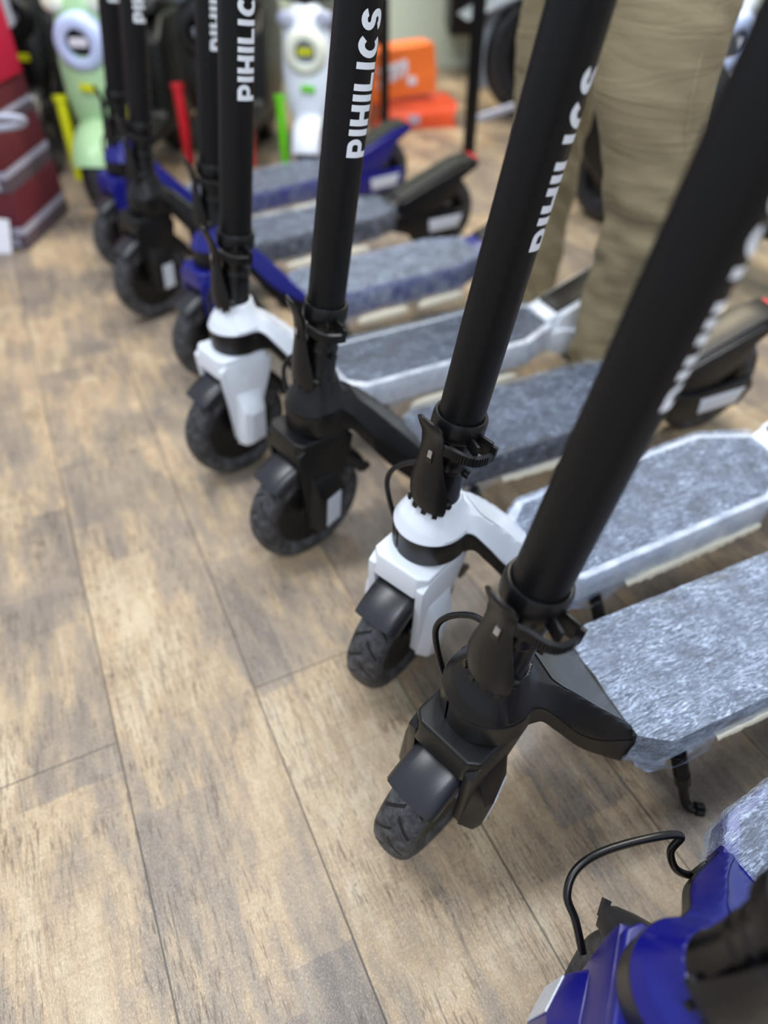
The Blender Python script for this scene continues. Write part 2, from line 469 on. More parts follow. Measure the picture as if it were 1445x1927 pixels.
def build_panel():
    """satin top panel between the two ridges"""
    bm = bmesh.new(); rows = []
    x = -.136
    while x > -.262:
        xx = max(x, -.243); wv = wid(xx); tmax = .56 + .26 * ss((-.10 - xx) / .14) - .02
        tmax *= ss((-.110 - x) / .04)
        r = []
        for j in range(17):
            t = tmax * (2 * j / 16 - 1)
            z = top_h(xx, t) + .0012
            if x < -.243: z = top_h(-.243, 0) + .0012 - (-.243 - x) * .6
            r.append(bm.verts.new((x, t * wv, z)))
        rows.append(r); x -= .004
    for a, b in zip(rows, rows[1:]):
        for j in range(16): bm.faces.new((a[j], a[j + 1], b[j + 1], b[j]))
    bmesh.ops.solidify(bm, geom=bm.faces[:], thickness=.0008)
    return finish(bm, 'neck_panel', 50)
DECK = [(-.240, .056), (-.275, .079), (-.62, .079), (-.70, .046)]
def deck_w(x):
    if x > DECK[0][0]: return DECK[0][1]
    for (x0, v0), (x1, v1) in zip(DECK, DECK[1:]):
        if x >= x1: return v0 + (v1 - v0) * (x0 - x) / (x0 - x1)
    return DECK[-1][1]
def deck_poly(ins=0, x0=-.240, x1=-.70):
    pts = [(x0 - ins, deck_w(x0) - ins), (-.275 - ins * .4, .079 - ins), (-.62 + ins * .4, .079 - ins), (x1 + ins, deck_w(x1) - ins)]
    return pts + [(x, -y) for x, y in reversed(pts)]
def build_deck():
    bm = bmesh.new(); prism(bm, deck_poly(), .106, .156, 'z'); return finish(bm, 'deck', 35, .004)
def build_grip():
    bm = bmesh.new(); prism(bm, deck_poly(.011), .153, .1585, 'z'); return finish(bm, 'grip_mat', 35, .001)
def build_wrap(seed):
    bm = bmesh.new(); rings = []; N = 64; S = 150
    for i in range(S + 1):
        x = -.243 - (.70 - .243) * i / S
        wv = deck_w(x) + .0035; zt, zb = .1615, .101
        bulge = .010 * math.exp(-((x + .30) / .03) ** 2)
        r = []
        for j in range(N):
            t = j / N
            # rounded rect perimeter param
            per = 2 * (2 * wv + (zt - zb)); d = t * per
            if d < 2 * wv: y, z = wv - d, zt; nrm = (0, 1)
            elif d < 2 * wv + (zt - zb): y, z = -wv, zt - (d - 2 * wv); nrm = (-1, 0)
            elif d < 4 * wv + (zt - zb): y, z = -wv + (d - 2 * wv - (zt - zb)), zb; nrm = (0, -1)
            else: y, z = wv, zb + (d - 4 * wv - (zt - zb)); nrm = (1, 0)
            # soften corners
            cy = (abs(y) - (wv - .008)) / .008; 
            if cy > 0 and abs(z - (zt + zb) / 2) > (zt - zb) / 2 - .008:
                y *= 1 - .018 * cy
            e = noise.noise(Vector((x * 55 + seed * 9, y * 28, z * 40))) * .0016 + noise.noise(Vector((x * 160, y * 140 + seed, z * 100))) * .0008
            if nrm == (0, 1): e *= .7
            y += nrm[0] * abs(e); z += nrm[1] * (e + .0012)
            if nrm == (0, -1): z -= .5 * bulge + abs(e) * 2
            r.append((x + .0025 * noise.noise(Vector((y * 40, z * 40, seed * 3 + i * .0))), y, z))
        rings.append(r)
    loft(bm, rings, True, False)
    return finish(bm, 'plastic_wrap', 60)
def build_wrap_skirt(seed):
    """loose film gathered down around the kickstand"""
    bm = bmesh.new(); rings = []; N = 40
    for i in range(9):
        t = i / 8; r = .030 * (1 - t) ** 1.1 + .008; ring = []
        for j in range(N):
            a = 2 * PI * j / N; rr = r * (1 + .18 * math.sin(5 * a + seed) * t + .12 * noise.noise(Vector((math.cos(a) * 3, math.sin(a) * 3, t * 4 + seed))))
            ring.append((-.307 + rr * 1.5 * math.cos(a), .072 + rr * math.sin(a) * .55 + t * .008, .106 - .024 * t))
        rings.append(ring)
    loft(bm, rings, True, False); return finish(bm, 'gathered_film', 60)
def build_foam(seed, ragged):
    random.seed(seed); bm = bmesh.new()
    x0, x1 = (-.36, -.62)
    if ragged:
        n = 90; rows = []
        for i in range(n + 1):
            x = x0 + (x1 - x0) * i / n
            e = math.sin(PI * i / n) ** .35
            dz = .010 * e * (.8 + .8 * noise.noise(Vector((x * 60, seed, 0))) + .9 * noise.noise(Vector((x * 260, seed, 4))))
            yo = .0838 + .001 * noise.noise(Vector((x * 90, 3, seed)))
            rows.append([(x, yo - .012, .104), (x, yo, .1035), (x, yo + .0012, .101 - dz), (x, yo - .002, .100 - dz), (x, yo - .012, .101)])
        loft(bm, rows)
    else:
        for a, b in ((-.345, -.475), (-.50, -.625)) if seed % 2 else ((-.36, -.60),):
            rows = []
            for i in range(25):
                t = i / 24; x = a + (b - a) * t; q = (1 - abs(2 * t - 1) ** 6) ** .5 * .98 + .02
                rows.append([(x, (.0835 + .005 * q * math.cos(k * PI / 5)), .089 + .0115 * q * math.sin(k * PI / 5)) for k in range(10)])
            loft(bm, rows)
    return finish(bm, 'foam_strip', 50)
def build_tail():
    bm = bmesh.new()
    # block joining deck to fender, then wedge fender body
    prism(bm, [(-.680, .112), (-.690, .162), (-.735, .176), (-.90, .232), (-.955, .235), (-.958, .222), (-.925, .205), (-.90, .192), (-.86, .196), (-.80, .186), (-.765, .150), (-.755, .112)], -.036, .036, 'y')
    return finish(bm, 'rear_mudguard', 35, .004)
def build_tail_pad():
    bm = bmesh.new()
    prism(bm, [(-.715, .169), (-.715, .176), (-.735, .182), (-.90, .238), (-.953, .241), (-.953, .236), (-.90, .233)], -.031, .031, 'y')
    return finish(bm, 'fender_pad', 35, .002)
def build_tail_cheek(sy):
    bm = bmesh.new()
    a, b = sorted((sy * .030, sy * .042))
    prism(bm, [(-.70, .112), (-.72, .168), (-.80, .196), (-.90, .228), (-.935, .226), (-.90, .20), (-.875, .155), (-.83, .125), (-.78, .108)], a, b, 'y')
    return finish(bm, 'side_cover', 35, .003)
def build_rear_arm(sy):
    bm = bmesh.new()
    prism(bm, [(-.665, .108), (-.67, .140), (-.72, .142), (-.78, .124), (-.925, .124), (-.935, .105), (-.915, .068), (-.79, .062), (-.74, .078)], sy * .034, sy * .052, 'y', .06)
    return finish(bm, 'rear_arm', 35, .003)
def build_rear_sticker(sy):
    bm = bmesh.new()
    prism(bm, [(-.802, .079), (-.798, .112), (-.905, .112), (-.893, .079)], sy * .0515, sy * .0535, 'y')
    return finish(bm, 'reflector', 35, .0005)
def build_tyre():
    bm = bmesh.new()
    pr = [(.070, -.019), (.077, -.0225), (.084, -.0255), (.092, -.0265), (.0985, -.0245), (.1035, -.020), (.1065, -.014), (.1080, -.007), (.1085, 0)]
    pr = pr + [(r, -h) for r, h in reversed(pr[:-1])]
    lathe(bm, pr, 96, 'y'); return finish(bm, 'tyre', 50)
def build_hub_front():
    bm = bmesh.new()
    pr = [(.0, -.020), (.018, -.021), (.022, -.017), (.050, -.015), (.064, -.019), (.0715, -.020), (.0715, .020), (.064, .019), (.050, .015), (.022, .017), (.018, .021), (.0, .020)]
    lathe(bm, pr, 64, 'y', close=False); return finish(bm, 'hub', 30)
def build_axle():
    bm = bmesh.new(); lathe(bm, [(0, -.034), (.008, -.034), (.008, .034), (0, .034)], 6, 'y', close=False); return finish(bm, 'axle_nut', 30)
def build_hub_rear():
    bm = bmesh.new()
    lathe(bm, [(.060, -.018), (.0715, -.020), (.0715, .020), (.060, .018)], 64, 'y')
    lathe(bm, [(.0, -.022), (.020, -.022), (.024, -.016), (.024, .016), (.020, .022), (0, .022)], 32, 'y', close=False)
    for k in range(5):
        a = 2 * PI * k / 5 + .3
        box(bm, (.042 * math.cos(a), 0, .042 * math.sin(a)), (.045, .016, .014), Matrix.Rotation(-a, 3, 'Y'))
    return finish(bm, 'hub', 30)
WX, WS = -.002, .0985          # wheel centre in the steering frame
def build_fender():
    bm = bmesh.new()
    pr = [(.100, -.0305), (.113, -.0310), (.119, -.027), (.1225, -.018), (.1235, 0), (.1225, .018), (.119, .027), (.113, .0310), (.100, .0305), (.1005, .0285), (.112, .029), (.117, .0255), (.1203, .017), (.1212, 0), (.1203, -.017), (.117, -.0255), (.112, -.029), (.1005, -.0285)]
    pr = [(r - .009, h * .97) for r, h in pr]
    lathe(bm, pr, 40, 'y', R(41), R(150), (WX, 0, WS))
    # small hooked tips on the tail end
    for s in (-1, 1):
        a = R(152); c = (WX + .107 * math.cos(a), s * .026, WS + .107 * math.sin(a))
        box(bm, c, (.016, .006, .012), Matrix.Rotation(-a, 3, 'Y'))
    return finish(bm, 'front_mudguard', 40)
def build_crown():
    bm = bmesh.new()
    up = [(.056, .028), (.047, .0385), (-.034, .0385), (-.044, .028)]
    up = up + [(x, -y) for x, y in reversed(up)]
    def z(x, k): return k + .008 - .004 * max(0, (x - .01) / .048)
    T = [bm.verts.new((x, y, z(x, .244))) for x, y in up]; B = [bm.verts.new((x * .96, y, z(x, .208) - (.0 if x > 0 else .01))) for x, y in up]
    n = len(up); bm.faces.new(T); bm.faces.new(B[::-1])
    for i in range(n): bm.faces.new((T[i], B[i], B[(i + 1) % n], T[(i + 1) % n]))
    me = finish(bm, 'fork_crown', 35, .0035, 3)
    return me
def build_collar():
    bm = bmesh.new(); lathe(bm, [(0, .240), (.034, .240), (.037, .243), (.037, .256), (0, .256)], 40, 'z', close=False)
    return finish(bm, 'headset_ring', 40)
def build_leg(sy):
    bm = bmesh.new()
    prism(bm, [(.0455, .240), (.0555, .230), (.051, .208), (.037, .155), (.022, .090), (.014, .083), (-.012, .083), (-.020, .098), (-.030, .155), (-.042, .210), (-.042, .240)], sy * .0292, sy * .0395, 'y')
    return finish(bm, 'fork_leg', 35, .0022)
def build_pod(sy):
    bm = bmesh.new()
    def ring(z, k, dx=0): return [(dx + x, sy * (.0385 + (y - .0415) * k), z) for x, y in ((.033, .0415), (.026, .058), (.016, .061), (-.020, .0515), (-.024, .0415))]
    loft(bm, [ring(.083, .85, -.012), ring(.087, 1, -.012), ring(.150, 1, -.006), ring(.182, .12, -.002)])
    return finish(bm, 'reflector_pod', 30, .0015)
def build_pod_sticker(sy):
    bm = bmesh.new()
    a = Vector((.014, sy * .0580, 0)); b = Vector((-.018, sy * .0494, 0)); n = Vector((-.0096 * 1, sy * .034, 0)).normalized() * .0009
    pts = [a + Vector((-.0125, 0, .091)), b + Vector((-.0125, 0, .091)), b + Vector((-.0068, 0, .147)), a + Vector((-.0068, 0, .147))]
    A = [bm.verts.new(p - n * .5) for p in pts]; B = [bm.verts.new(p + n) for p in pts]
    bm.faces.new(A); bm.faces.new(B[::-1])
    for i in range(4): bm.faces.new((A[i], B[i], B[(i + 1) % 4], A[(i + 1) % 4]))
    return finish(bm, 'reflector', 30)
TR = .0235
def build_tubemesh():
    bm = bmesh.new(); lathe(bm, [(0, .428), (TR, .428), (TR, 1.02), (TR - .003, 1.022), (0, 1.022)], 48, 'z', close=False)
    return finish(bm, 'stem_tube', 35)
def build_sleeve():
    bm = bmesh.new()
    lathe(bm, [(0, .315), (.0245, .315), (.0245, .333), (.0225, .336), (.0215, .372), (.0222, .373), (.0222, .377), (.0215, .378), (.0215, .392), (.0222, .393), (.0222, .397), (.0215, .398), (.023, .412), (.0265, .416), (0, .416)], 48, 'z', close=False)
    return finish(bm, 'folding_joint', 35)
def build_ring():
    bm = bmesh.new()
    lathe(bm, [(.0240, .416), (.0270, .415), (.0285, .419), (.0285, .433), (.0270, .438), (.0240, .438)], 48, 'z')
    # bracket standing off on the left side
    a = R(78)
    for da in (-.20, .24):
        rm = Matrix.Rotation(a + da, 3, 'Z')
        box(bm, rm @ Vector((.035, 0, .420)), (.018, .0035, .014), rm)
    return finish(bm, 'clamp_ring', 35, .0008)
def arcband(bm, a0, a1, rf, z0, z1, th, n=28):
    rings = []
    for i in range(n + 1):
        t = i / n; a = a0 + (a1 - a0) * t; r = rf(t)
        c, s = math.cos(a), math.sin(a)
        rings.append([((r) * c, (r) * s, z0), ((r + th) * c, (r + th) * s, z0 + .0015), ((r + th) * c, (r + th) * s, z1 - .0015), (r * c, r * s, z1)])
    loft(bm, rings)
def build_hook():
    bm = bmesh.new()
    rf = lambda t: .033 + .012 * ss((t - .25) / .45)
    arcband(bm, R(8), R(96), rf, .404, .417, .0035)
    for i in range(16):
        t = .22 + .62 * i / 15; a = R(8) + R(88) * t; r = rf(t) + .0035
        box(bm, (r * math.cos(a), r * math.sin(a), .4105), (.0016, .0013, .0095), Matrix.Rotation(a, 3, 'Z'))
    # end post back to the ring
    rm = Matrix.Rotation(R(95), 3, 'Z'); box(bm, rm @ Vector((.038, 0, .414)), (.022, .004, .016), rm)
    return finish(bm, 'safety_hook', 35)
def build_lever():
    bm = bmesh.new(); rings = []
    tab = [(.329, .0335, 44, .0022, 8), (.336, .034, 47, .0030, 6), (.350, .0345, 46, .0035, 3), (.368, .034, 38, .0038, 0), (.386, .0335, 30, .004, -2), (.402, .034, 25, .0045, -4), (.418, .0365, 23, .005, -4), (.426, .040, 22, .005, -4), (.432, .0435, 22, .0048, -4), (.438, .0468, 20.5, .0045, -4), (.4425, .0490, 17, .004, -4), (.4450, .0500, 12, .003, -4), (.4460, .0505, 6, .002, -4)]
    for s, r, hw, th, off in tab:
        n = 12; out = []; inn = []
        for j in range(n + 1):
            q = 2 * j / n - 1; a = R(off + hw * q)
            sag = .0012 * q * q; zz = s - (.005 * q if s < .34 else 0) * (1 if s < .34 else 0)
            out.append(((r + th - sag * 2) * math.cos(a), (r + th - sag * 2) * math.sin(a), zz))
            inn.append(((r - .001) * math.cos(a), (r - .001) * math.sin(a), zz))
        rings.append(out + inn[::-1])
    loft(bm, rings)
    # teeth on the lower edge
    for j in range(4):
        a = R(-30 + 22 * j); box(bm, (.0335 * math.cos(a), .0335 * math.sin(a), .3275 - .0012 * j), (.003, .0055, .006), Matrix.Rotation(a, 3, 'Z'))
    return finish(bm, 'folding_lever', 40)
def build_button():
    bm = bmesh.new(); a = R(2); rm = Matrix.Rotation(a, 3, 'Z')
    box(bm, rm @ Vector((.0385, 0, .4025)), (.003, .0052, .009), rm); return finish(bm, 'release_button', 30, .0006)
def build_button_frame():
    bm = bmesh.new(); a = R(2); rm = Matrix.Rotation(a, 3, 'Z')
    box(bm, rm @ Vector((.0378, 0, .400)), (.003, .0075, .0165), rm); return finish(bm, 'button_slot', 30, .0006)
def build_pivot(w):
    bm = bmesh.new()
    if w == 2:
        a = R(100); c = Vector((.0225 * math.cos(a), .0225 * math.sin(a), .372)); d = Vector((math.cos(a), math.sin(a), 0))
        tube(bm, [c, c + d * .006], .005, 12, 1)
    else:
        a = (R(52), R(-42))[w]
        c = Vector((.027 * math.cos(a), .027 * math.sin(a), .336))
        d = Vector((-math.sin(a), math.cos(a), 0))
        tube(bm, [c - d * .005, c + d * .006], .0052, 14, 1)
        tube(bm, [c + d * .006, c + d * .0072], .0035, 8, 1)
    return finish(bm, 'pivot_bolt', 35)
# letters, flat in (u along the text, v = cap height 0..1)
def letters():
    quads = []
    def rect(x0, y0, x1, y1, n=1, m=1):
        quads.append([(x0, y0), (x1, y0), (x1, y1), (x0, y1)])
    def ringseg(cx, cy, rx0, ry0, rx1, ry1, a0, a1, n):
        for i in range(n):
            t0, t1 = a0 + (a1 - a0) * i / n, a0 + (a1 - a0) * (i + 1) / n
            quads.append([(cx + rx0 * math.cos(t0), cy + ry0 * math.sin(t0)), (cx + rx1 * math.cos(t0), cy + ry1 * math.sin(t0)), (cx + rx1 * math.cos(t1), cy + ry1 * math.sin(t1)), (cx + rx0 * math.cos(t1), cy + ry0 * math.sin(t1))])
    S = .27; x = 0
    for ch in 'PIHILICS':
        if ch == 'I': rect(x, 0, x + S, 1); x += S + .15
        elif ch == 'H':
            rect(x, 0, x + S, 1); rect(x + .60, 0, x + .60 + S, 1); rect(x + S, .38, x + .60, .62); x += .87 + .15
        elif ch == 'L':
            rect(x, 0, x + S, 1); rect(x + S, 0, x + .72, .24); x += .72 + .13
        elif ch == 'P':
            rect(x, 0, x + S, 1); rect(x + S, .78, x + .48, 1); rect(x + S, .30, x + .48, .52)
            ringseg(x + .48, .65, .10, .13, .34, .35, -PI / 2, PI / 2, 14); x += .82 + .14
        elif ch == 'C':
            ringseg(x + .50, .5, .20, .26, .48, .52, R(48), R(312), 26); x += .92 + .12
        elif ch == 'S':
            ringseg(x + .40, .69, .12, .075, .40, .31, R(22), R(270), 18)
            ringseg(x + .40, .31, .12, .075, .40, .31, R(-158), R(90), 18); x += .82
    return quads, x
def build_text():
    q, L = letters(); bm = bmesh.new()
    s0, s1 = .612, .744; cap = R(62); c0 = R(90)
    for quad in q:
        us = [p[0] for p in quad]; vs = [p[1] for p in quad]
        n = max(1, int((max(vs) - min(vs)) * 16))
        # split along v by bilinear
        def pt(i, j):
            a, b, c, d = [Vector(p) for p in quad]; return (a * (1 - i) + b * i) * (1 - j) + (d * (1 - i) + c * i) * j
        g = [[None] * (n + 1) for _ in range(2)]
        nn = n
        rows = []
        for j in range(nn + 1):
            row = []
            for i in (0, .5, 1):
                p = pt(i, j / nn)
                ang = c0 - cap / 2 + cap * (1 - p[1]); s = s0 + (s1 - s0) * p[0] / L
                row.append((ang, s))
            rows.append(row)
        for r_ in (TR + .0004,):
            V = [[bm.verts.new((r_ * math.cos(a), r_ * math.sin(a), s)) for a, s in row] for row in rows]
            for a, b in zip(V, V[1:]):
                for k in range(2): bm.faces.new((a[k], a[k + 1], b[k + 1], b[k]))
    me = bpy.data.meshes.new('lettering'); 
    bmesh.ops.recalc_face_normals(bm, faces=bm.faces)
    for f in bm.faces:
        c = f.calc_center_median(); 
        if f.normal.dot(Vector((c.x, c.y, 0))) < 0: f.normal_flip()
    bm.to_mesh(me); bm.free(); return me
def build_kick():
    bm = bmesh.new()
    tube(bm, [(-.308, .076, .104), (-.318, .098, .052)], .0062, 14, 1)
    tube(bm, [(-.3155, .093, .066), (-.318, .0985, .052)], .0095, 16, 1)
    tube(bm, [(-.318, .098, .052), (-.324, .112, .020), (-.330, .120, .012), (-.340, .126, .010)], .0058, 12, 6)
    tube(bm, [(-.334, .122, .0105), (-.342, .127, .0095)], .0082, 14, 1)
    return finish(bm, 'kickstand', 40)
def build_spring():
    bm = bmesh.new(); a = Vector((-.309, .078, .099)); b = Vector((-.3155, .093, .065)); d = (b - a).normalized()
    u = d.orthogonal().normalized(); v = d.cross(u); pts = []
    for i in range(8 * 12 + 1):
        t = i / 96; an = 2 * PI * i / 12
        pts.append(a + (b - a) * t + (u * math.cos(an) + v * math.sin(an)) * .0082)
    tube(bm, pts, .0013, 6, 1); return finish(bm, 'spring', 60)
def build_cable(pts, r=.0032):
    bm = bmesh.new(); tube(bm, pts, r, 12, 10); return finish(bm, 'cable', 60)
def build_port():
    bm = bmesh.new(); prism(bm, [(-.205, .150), (-.218, .160), (-.234, .135), (-.222, .118)], -.0600, -.050, 'y'); return finish(bm, 'cable_port', 30, .0015)
def build_taillight():
    bm = bmesh.new(); box(bm, (-.956, 0, .236), (.008, .050, .012)); return finish(bm, 'tail_light', 30, .002)

CAB = [(-.086, -.020, .345), (-.078, -.044, .338), (-.064, -.062, .320), (-.056, -.066, .298), (-.056, -.054, .268), (-.060, -.036, .238)]
CAB0 = [(-.222, -.052, .135), (-.204, -.060, .142), (-.195, -.070, .150), (-.195, -.081, .165), (-.204, -.084, .181), (-.182, -.093, .190), (-.132, -.108, .190), (-.101, -.110, .185), (-.083, -.099, .176), (-.080, -.081, .165), (-.074, -.060, .150)]
def scooter(color, label, loc, a, lean, steer, wrap, ragged, seed, clamp=-12, twist=0):
    X, Y = loc
    t = thing('electric_scooter', label, 'scooter', (X, Y, 0), (-lean, 0, a + PI), 'electric kick scooters in the row')
    body = M[color]; main = M['black_matte']
    S = STEER0 @ Matrix.Rotation(steer, 4, 'Z')
    SC = S @ Matrix.Rotation(R(clamp), 4, 'Z')
    P = lambda n, fn, m, par=t, mx=None, lb=None, key=None: obj(n, mesh(key or fn.__name__, fn), m, par, mx, lb)
    P('body_shell', build_shell, body)
    P('side_band', build_band, M['black'], lb=None if color == 'black' else 'glossy black lower band')
    P('neck_panel', build_panel, M['panel'] if color == 'black' else body)
    dk = P('deck', build_deck, body)
    P('grip_mat', build_grip, M['grip'], dk)
    wr = obj('plastic_wrap', mesh('wrap%d' % (seed % 3), lambda: build_wrap(seed % 3)), M[wrap], t, None, 'crinkled clear stretch film around the deck')
    obj('gathered_film', mesh('skirt%d' % (seed % 3), lambda: build_wrap_skirt(seed % 3)), M[wrap], wr)
    if ragged is not None: obj('foam_strip', mesh(('foam', seed % 2, ragged), lambda: build_foam(seed, ragged)), M['film_white'], t, None, 'cream foam edge under the film')
    P('rear_mudguard', build_tail, body)
    P('fender_pad', build_tail_pad, M['black'])
    P('tail_light', build_taillight, M['red_lens'], lb='red tail light')
    for sy in (-1, 1):
        P('side_cover', lambda: build_tail_cheek(sy), body, key=('cheek', sy))
        ar = P('rear_arm', lambda: build_rear_arm(sy), body, key=('arm', sy))
        P('reflector', lambda: build_rear_sticker(sy), M['reflector'], ar, key=('rst', sy))
    rw = obj('rear_wheel', mesh('hub_rear', build_hub_rear), M['black'], t, Matrix.Translation((-.86, 0, .104)) @ Matrix.Diagonal((.96, .96, .96, 1)))
    obj('tyre', mesh('tyre', build_tyre), M['tyre'], rw)
    fw = obj('front_wheel', mesh('hub_front', build_hub_front), M['black'], t, S @ Matrix.Translation((WX, 0, WS)) @ Matrix.Diagonal((.89, .93, .89, 1)))
    obj('tyre', mesh('tyre', build_tyre), M['tyre'], fw)
    obj('axle_nut', mesh('axle', build_axle), M['steel'], fw)
    P('front_mudguard', build_fender, M['fender'], mx=S)
    SF = S @ Matrix.Translation((-.002, 0, .002))
    fk = P('fork_crown', build_crown, body, mx=SF)
    P('headset_ring', build_collar, M['black'], fk)
    for sy in (-1, 1):
        P('fork_leg', lambda: build_leg(sy), body, mx=SF, key=('leg', sy))
        pd = P('reflector_pod', lambda: build_pod(sy), body, mx=SF, key=('pod', sy))
        P('reflector', lambda: build_pod_sticker(sy), M['reflector'], pd, key=('pst', sy))
    st = P('stem_tube', build_tubemesh, main, mx=S, lb='matte black tube with white letters')
    obj('lettering', mesh('text', build_text), M['letter'], st, Matrix.Rotation(R(twist), 4, 'Z'), 'white PIHILICS lettering')
    jt = P('folding_joint', build_sleeve, M['black_gloss'], mx=S)
    for q in range(3): P('pivot_bolt', lambda: build_pivot(q), M['black_gloss'], jt, Matrix.Rotation(R(clamp), 4, 'Z'), key=('pivot', q))
    P('clamp_ring', build_ring, M['black'], mx=SC)
    P('safety_hook', build_hook, M['black'], mx=SC)
    lv = P('folding_lever', build_lever, M['black'], mx=SC)
    P('release_button', build_button, M['steel'], lv, lb='silver button')
    P('button_slot', build_button_frame, M['black_gloss'], lv)
    if seed == 0:
        obj('brake_cable', build_cable(CAB0, .0036), M['black_gloss'], t); P('cable_port', build_port, M['black'])
    else: P('brake_cable', lambda: build_cable(CAB), M['black_gloss'], key='cable')
    ks = P('kickstand', build_kick, M['black_gloss'])
    P('spring', build_spring, M['black_gloss'], ks)
    return t
scooter('blue', 'blue scooter cut off at the lower right corner, nearest in the row', (.130, .088), R(30), .05, R(36), 'wrap_mid', None, 0, -4)
scooter('black', 'black scooter with heavily wrapped deck between blue corner scooter and white scooter', (.016, .336), .414, .064, R(22), 'wrap_near', True, 1, -5, 9)
scooter('white', 'white scooter with black side band in sharp focus, nearer of two white ones', (-.025, .55), .463, .062, R(26), 'wrap_mid', True, 2, -8, 6)
scooter('black', 'black scooter with thinly wrapped dark deck between the two white scooters', (-.172, .787), .418, .046, R(18), 'wrap_dark', True, 3)
scooter('white', 'blurred white scooter farther back with white fork and rear, behind the middle black one', (-.311, .993), .451, .01, R(18), 'wrap_dark', False, 4)
scooter('blue', 'blue scooter directly behind the farther white scooter', (-.400, 1.305), .494, .015, R(14), 'wrap_mid', False, 5)
scooter('black', 'farthest black scooter with white reflectors on front and rear wheels', (-.601, 1.585), .496, .034, R(18), 'wrap_dark', False, 6)
scooter('blue', 'farthest blue scooter at the back end of the row', (-.725, 1.845), .60, .052, R(10), 'wrap_dark', False, 7)

# ------------------------------------------------------------------ person (lower body in khaki trousers)
def build_legs(o):
    bm = bmesh.new()
    def leg(pts, seed, wr):
        path = smooth_path([p[:3] for p in pts], 14); rad = []
        for i in range(len(pts) - 1):
            for j in range(14): rad.append(pts[i][3] + (pts[i + 1][3] - pts[i][3]) * ss(j / 14))
        rad.append(pts[-1][3]); rings = []
        for p, r in zip(path, rad):
            ring = []
            for k in range(48):
                a = 2 * PI * k / 48
                f = wr(p.z)
                e = f * (noise.noise(Vector((math.cos(a) * 1.1 + seed, math.sin(a) * 1.1, p.z * 30 + math.cos(a - .6) * 1.6))) * .011) + .003 * noise.noise(Vector((math.cos(a) * 2, math.sin(a) * 2 + seed, p.z * 9)))
                rr = r + e
                ring.append(p + Vector((math.cos(a) * rr, math.sin(a) * rr * 1.05, 0)))
            rings.append(ring)
        loft(bm, rings)
    wf = lambda z: .35 + .9 * math.exp(-((z - .36) / .10) ** 2) + .8 * math.exp(-((z - .08) / .07) ** 2)
    leg([(.43, 1.20, .035, .052), (.425, 1.21, .10, .050), (.435, 1.225, .22, .058), (.452, 1.20, .36, .070), (.437, 1.21, .47, .080), (.420, 1.23, .58, .092), (.425, 1.27, .70, .104), (.43, 1.33, .80, .112), (.425, 1.40, .90, .125)], 3.0, wf)
    leg([(.358, 1.535, .035, .050), (.355, 1.535, .10, .048), (.350, 1.545, .22, .056), (.345, 1.56, .36, .068), (.345, 1.57, .47, .078), (.350, 1.57, .60, .092), (.37, 1.53, .74, .108), (.395, 1.47, .83, .118), (.41, 1.42, .90, .12)], 9.0, wf)
    rings = []
    for z, rx, ry in ((.80, .10, .12), (.86, .15, .17), (.93, .155, .175), (1.0, .145, .165), (1.04, .14, .16)):
        rings.append([(.415 + rx * math.cos(2 * PI * k / 40), 1.41 + ry * math.sin(2 * PI * k / 40), z) for k in range(40)])
    loft(bm, rings)
    return finish(bm, 'trousers', 60)
pr = thing('person', 'person standing in khaki trousers behind the scooters, seen from the thighs down', 'person', (.4, 1.4, 0))
tm = build_legs(None)
o = obj('trousers', tm, M['khaki'], pr, Matrix.Translation((-.4, -1.4, 0)))
vx = o.modifiers.new('remesh', 'REMESH'); vx.mode = 'VOXEL'; vx.voxel_size = .006; vx.use_smooth_shade = True
sm = o.modifiers.new('smooth', 'SMOOTH'); sm.iterations = 2; sm.factor = .5
# side seam on the nearer leg
bm = bmesh.new(); sp_ = []
for x, y, z, r in ((.425, 1.21, .10, .050), (.435, 1.225, .22, .058), (.452, 1.20, .36, .070), (.437, 1.21, .47, .080), (.420, 1.23, .58, .092), (.425, 1.27, .70, .104)):
    a = R(-72); sp_.append((x + (r - .0005) * math.cos(a), y + (r * 1.05 - .0005) * math.sin(a), z))
tube(bm, sp_, .0028, 6, 8)
obj('trouser_seam', finish(bm, 'seam'), M['khaki'], pr, Matrix.Translation((-.4, -1.4, 0)))
for cx, cy in ((.43, 1.20), (.358, 1.535)):
    bm = bmesh.new(); rings = []
    for i in range(13):
        t = i / 12; x = cx + .07 - .25 * t * 1.0; hw = .040 * math.sin(PI * min(1, .12 + t * .84)) ** .5 + .004; h = .075 - .045 * t
        rings.append([(cx - (x - cx) * .25 + (.0), 0, 0)] * 0 + [(x, cy + hw * math.cos(2 * PI * k / 16), max(.002, h / 2 + h / 2 * math.sin(2 * PI * k / 16))) for k in range(16)])
    loft(bm, rings); bmesh.ops.rotate(bm, verts=bm.verts, cent=(cx, cy, 0), matrix=Matrix.Rotation(R(25), 3, 'Z'))
    obj('shoe', finish(bm, 'shoe', 50), M['shoe'], pr, Matrix.Translation((-.4, -1.4, 0)))

